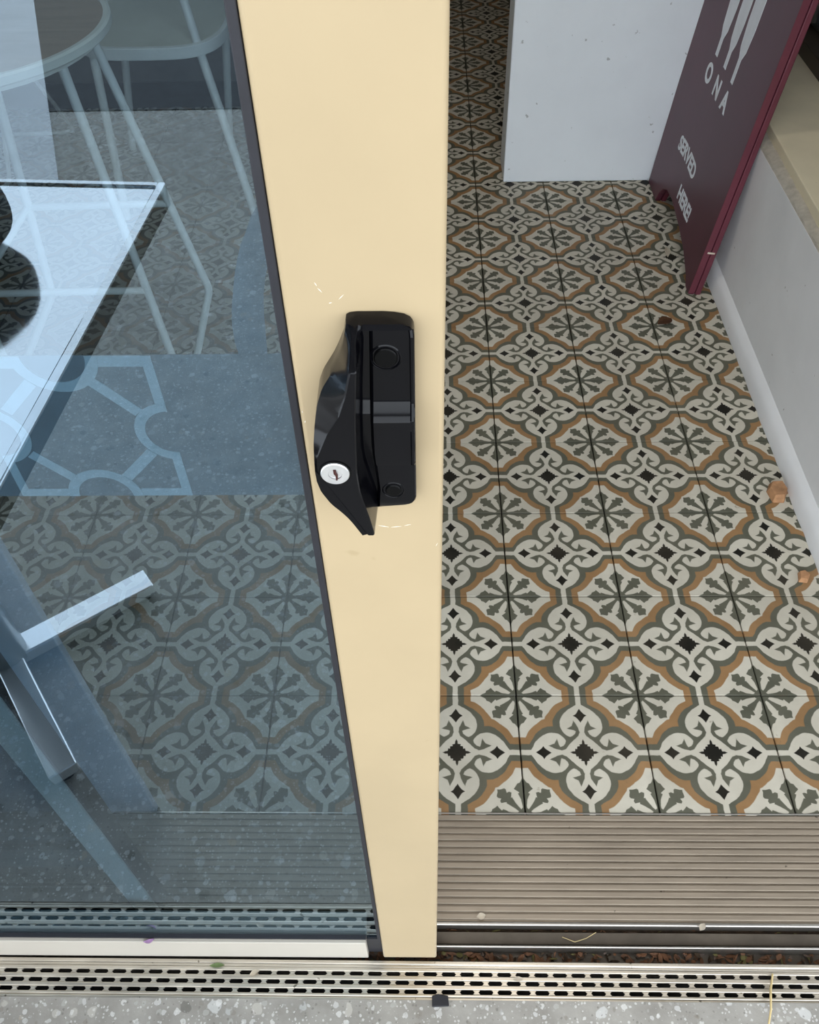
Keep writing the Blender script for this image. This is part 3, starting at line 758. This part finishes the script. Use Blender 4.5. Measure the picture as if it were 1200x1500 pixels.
# ================================================================== SHOP FURNITURE behind the glass
R_ = .0085
it = empty('round_table', (-.79, 1.55, 0), label='round brown topped cafe table with pale rim inside, behind the glass', cat='table')
def itl(P): return [(x+.79, y-1.55, z) for x, y, z in P]
obj('tabletop', lathe(bmesh.new(), [(.243, .722), (.243, .7385), (0, .7385)], n=64), MT['wood'], it, smooth=40)
obj('rim', lathe(bmesh.new(), [(.243, .724), (.252, .724), (.255, .727), (.255, .738), (.251, .741), (.243, .7405), (.243, .724)], n=72), MT['rim'], it, smooth=40)
obj('underplate', lathe(bmesh.new(), [(.05, .700), (.235, .712), (.235, .722)], n=40), MT['rim'], it, smooth=40)
for P in ([(-.594, 1.46, .712), (-.530, 1.44, .006)],
          [(-.585, 1.60, .712), (-.477, 1.60, .19), (-.543, 1.60, .006)],
          [(-.775, 1.60, .712), (-.826, 1.60, .182), (-.946, 1.60, .006)],
          [(-.90, 1.45, .712), (-.90, 1.44, .006)]):
    obj('leg', T(itl(P), R_, rounds=.012), MT['whiterod'], it, smooth=60)
obj('stretcher', T(itl([(-.560, 1.445, .293), (-.898, 1.445, .288)]), R_*.85), MT['whiterod'], it, smooth=60)
obj('stretcher', T(itl([(-.524, 1.60, .392), (-.805, 1.60, .387)]), R_*.85), MT['whiterod'], it, smooth=60)
obj('foot_ring', T(itl([(-.90, 1.445, .289), (-.806, 1.60, .388)]), R_*.8), MT['whiterod'], it, smooth=60)

ch = empty('cafe_chair', (-.70, 2.45, 0), label='white metal chair with grey seat inside, behind the round table', cat='chair')
def chl(P): return [(x+.70, y-2.45, z) for x, y, z in P]
def seat_outline(s=1.0, n=40):
    out = []
    for k in range(n):
        t = 2*PI*k/n; c_, s_ = math.cos(t), math.sin(t)
        out.append((.185*s*math.copysign(abs(c_)**.55, c_), .215*s*math.copysign(abs(s_)**.6, s_)))
    return out
obj('seat', prism(seat_outline(.95), .441, .4545, 'z'), MT['seat'], ch, bevel=.003)
bm = bmesh.new(); A_, B_ = seat_outline(.955), seat_outline(1.03)
lo1 = [[bm.verts.new((p[0], p[1], z)) for p in ring] for ring, z in ((A_, .428), (B_, .428), (B_, .456), (A_, .456))]
for i in range(4):
    r0, r1 = lo1[i], lo1[(i+1) % 4]
    for k in range(40): bm.faces.new((r0[k], r0[(k+1) % 40], r1[(k+1) % 40], r1[k]))
obj('seat_rim', bm, MT['whiterod'], ch, bevel=.002, smooth=40)
for P in ([(-.835, 2.27, .43), (-.855, 2.234, .0)], [(-.565, 2.27, .43), (-.475, 2.20, .0)], [(-.85, 2.62, .43), (-.937, 2.666, .0)], [(-.56, 2.62, .43), (-.640, 2.747, .0)]):
    P = [P[0], (P[1][0], P[1][1], .004)]
    obj('leg', T(chl(P), .0115), MT['whiterod'], ch, smooth=60)
obj('armrest', T(chl([(-.565, 2.27, .43), (-.600, 2.30, .62), (-.57, 2.50, .68), (-.55, 2.66, .66)]), .011, rounds=.04), MT['whiterod'], ch, smooth=60)
obj('backrest', T(chl([(-.86, 2.64, .44), (-.87, 2.72, .80), (-.53, 2.72, .80), (-.54, 2.64, .44)]), .012, rounds=.07), MT['whiterod'], ch, smooth=60)
bm = bmesh.new(); box(bm, -.15, .15, .255, .268, .62, .80); obj('back_panel', bm, MT['seat'], ch, bevel=.004)

c2 = empty('wire_chair', (-1.33, 2.55, 0), label='thin white wire chair with sled base, furthest left behind the glass', cat='chair')
def c2l(P): return [(x+1.33, y-2.55, z) for x, y, z in P]
obj('sled_base', T(c2l([(-1.09, 2.36, .44), (-1.15, 2.78, .007), (-1.52, 2.76, .007), (-1.52, 2.34, .44)]), .0065, rounds=.05), MT['whiterod'], c2, smooth=60)
obj('sled_base', T(c2l([(-1.12, 2.36, .44), (-1.24, 2.40, .012), (-1.55, 2.40, .012), (-1.54, 2.34, .44)]), .0065, rounds=.05), MT['whiterod'], c2, smooth=60)
obj('seat', prism([(p[0]*1.2, p[1]-.02) for p in seat_outline()], .438, .458, 'z'), MT['whiterod'], c2, bevel=.004)
obj('backrest', T(c2l([(-1.12, 2.72, .45), (-1.10, 2.82, .80), (-1.56, 2.82, .80), (-1.54, 2.72, .45)]), .0075, rounds=.08), MT['whiterod'], c2, smooth=60)

bn = empty('wall_bench', (-1.4, 3.15, 0), label='dark brown bench block against the far end of the seating area', cat='bench')
obj('base', B(-1.15, 1.02, -.18, .22, .0, .09), MT['dark'], bn, bevel=.004)
obj('front', B(-1.17, 1.04, -.20, .25, .09, .88), MT['bench'], bn, bevel=.006)
obj('top', B(-1.19, 1.06, -.22, .27, .88, .91), MT['wood'], bn, bevel=.004)

# ================================================================== SMALL THINGS
def chip(name, pts, h, loc, rz, m, label, cat, tilt=(0, 0)):
    bm = prism(pts, 0, h, 'z')
    for v_ in bm.verts:
        if v_.co.z > h*.5: v_.co.x *= .80; v_.co.y *= .78; v_.co.z += random.uniform(-.12, .12)*h
    o = obj(name, bm, m, bevel=min(.0012, h*.2)); o.location = loc; o.rotation_euler = (tilt[0], tilt[1], rz)
    return tag(o, label, cat)
chip('tile_shard', [(-.020, -.022), (.002, -.026), (.018, -.004), (.016, .022), (-.006, .027), (-.020, .008)], .017, (.6895, 1.160, .0005), .15, MT['terracotta'], 'orange-brown stone chip lying against the skirting', 'stone')
chip('tile_shard', [(-.010, -.013), (.006, -.012), (.012, .004), (.002, .015), (-.010, .008)], .010, (.6800, .952, .0005), -.2, MT['terracotta'], 'small orange stone chip at the right picture edge', 'stone')
def leafmesh(L, W, cur, n=8):
    bm = bmesh.new(); rows = []
    for k in range(n+1):
        t = k/n; w_ = W*math.sin(PI*min(.98, max(.03, t)))**.8; z = cur*math.sin(PI*t)+.0006
        rows.append([bm.verts.new((L*(t-.5), -w_, z+cur*.5)), bm.verts.new((L*(t-.5), 0, z)), bm.verts.new((L*(t-.5), w_, z+cur*.6))])
    for a, b in zip(rows, rows[1:]):
        for i in (0, 1): bm.faces.new((a[i], a[i+1], b[i+1], b[i]))
    bmesh.ops.solidify(bm, geom=bm.faces[:], thickness=.0005)
    return bm
def leaf(name, L, W, cur, loc, rz, m, label, cat):
    o = obj(name, leafmesh(L, W, cur), m, smooth=60); o.location = loc; o.rotation_euler = (0, 0, rz); return tag(o, label, cat)
leaf('dry_leaf', .042, .015, .004, (.5730, 1.7250, .0012), .5, MT['leaf'], 'dark red-brown dry leaf on the tiles near the sign board', 'leaf')
leaf('pale_leaf', .045, .008, .004, (.6350, 2.03, .0012), 1.45, MT['pale'], 'pale curled leaf on the floor under the sign board arch', 'leaf')
leaf('flower_petal', .014, .0035, .002, (-.3650, .3185, .0672), .4, MT['petal'], 'purple petal on top of the bottom rail of the glass door', 'petal').rotation_euler = (1.1, 0, .3)
leaf('green_leaf', .020, .0030, .0012, (-.2860, .3040, .0012), .05, MT['green'], 'small green leaf on the front edge of the slot drain', 'leaf')
leaf('pale_flake', .013, .0045, .0015, (.0700, .3680, .0012), .2, MT['pale'], 'pale flake on the ribbed threshold beside the door stile', 'debris')
leaf('pale_flake', .012, .0040, .0012, (.3700, .3560, .0016), .8, MT['pale'], 'pale twisted flake on the sliding track', 'debris')
leaf('pale_flake', .012, .0030, .0008, (.1150, .2905, .0012), .1, MT['pale'], 'pale flake on the top bar of the drain', 'debris')
leaf('seed_husk', .013, .0032, .0015, (-.2350, .2955, .0012), .5, MT['pale'], 'pale seed husk on the drain below the glass door', 'debris')
o = obj('straw', T([(.4500, .2990, .0015), (.4400, .2790, .0085), (.4340, .2560, .0100), (.4200, .2200, .0030)], [.0012, .0016, .0014, .0010], n=8), MT['straw'], smooth=60)
tag(o, 'dry yellow straw lying across the drain at the lower right', 'straw')
o = obj('rubber_pad', prism([(-.011, -.007), (.011, -.006), (.010, .006), (-.003, .008), (-.011, .006)], 0, .0035, 'z'), MT['rubber'], bevel=.0008); o.location = (.0125, .2640, .0004)
tag(o, 'black rubber pad on the ground at the edge of the drain', 'pad')
o = obj('twig', T([(.180, .345, -.008), (.196, .338, -.0045), (.212, .343, -.0062), (.226, .350, -.003)], .0005, n=6), MT['straw'], smooth=60)
tag(o, 'bent thin twig caught in the sliding track', 'twig')
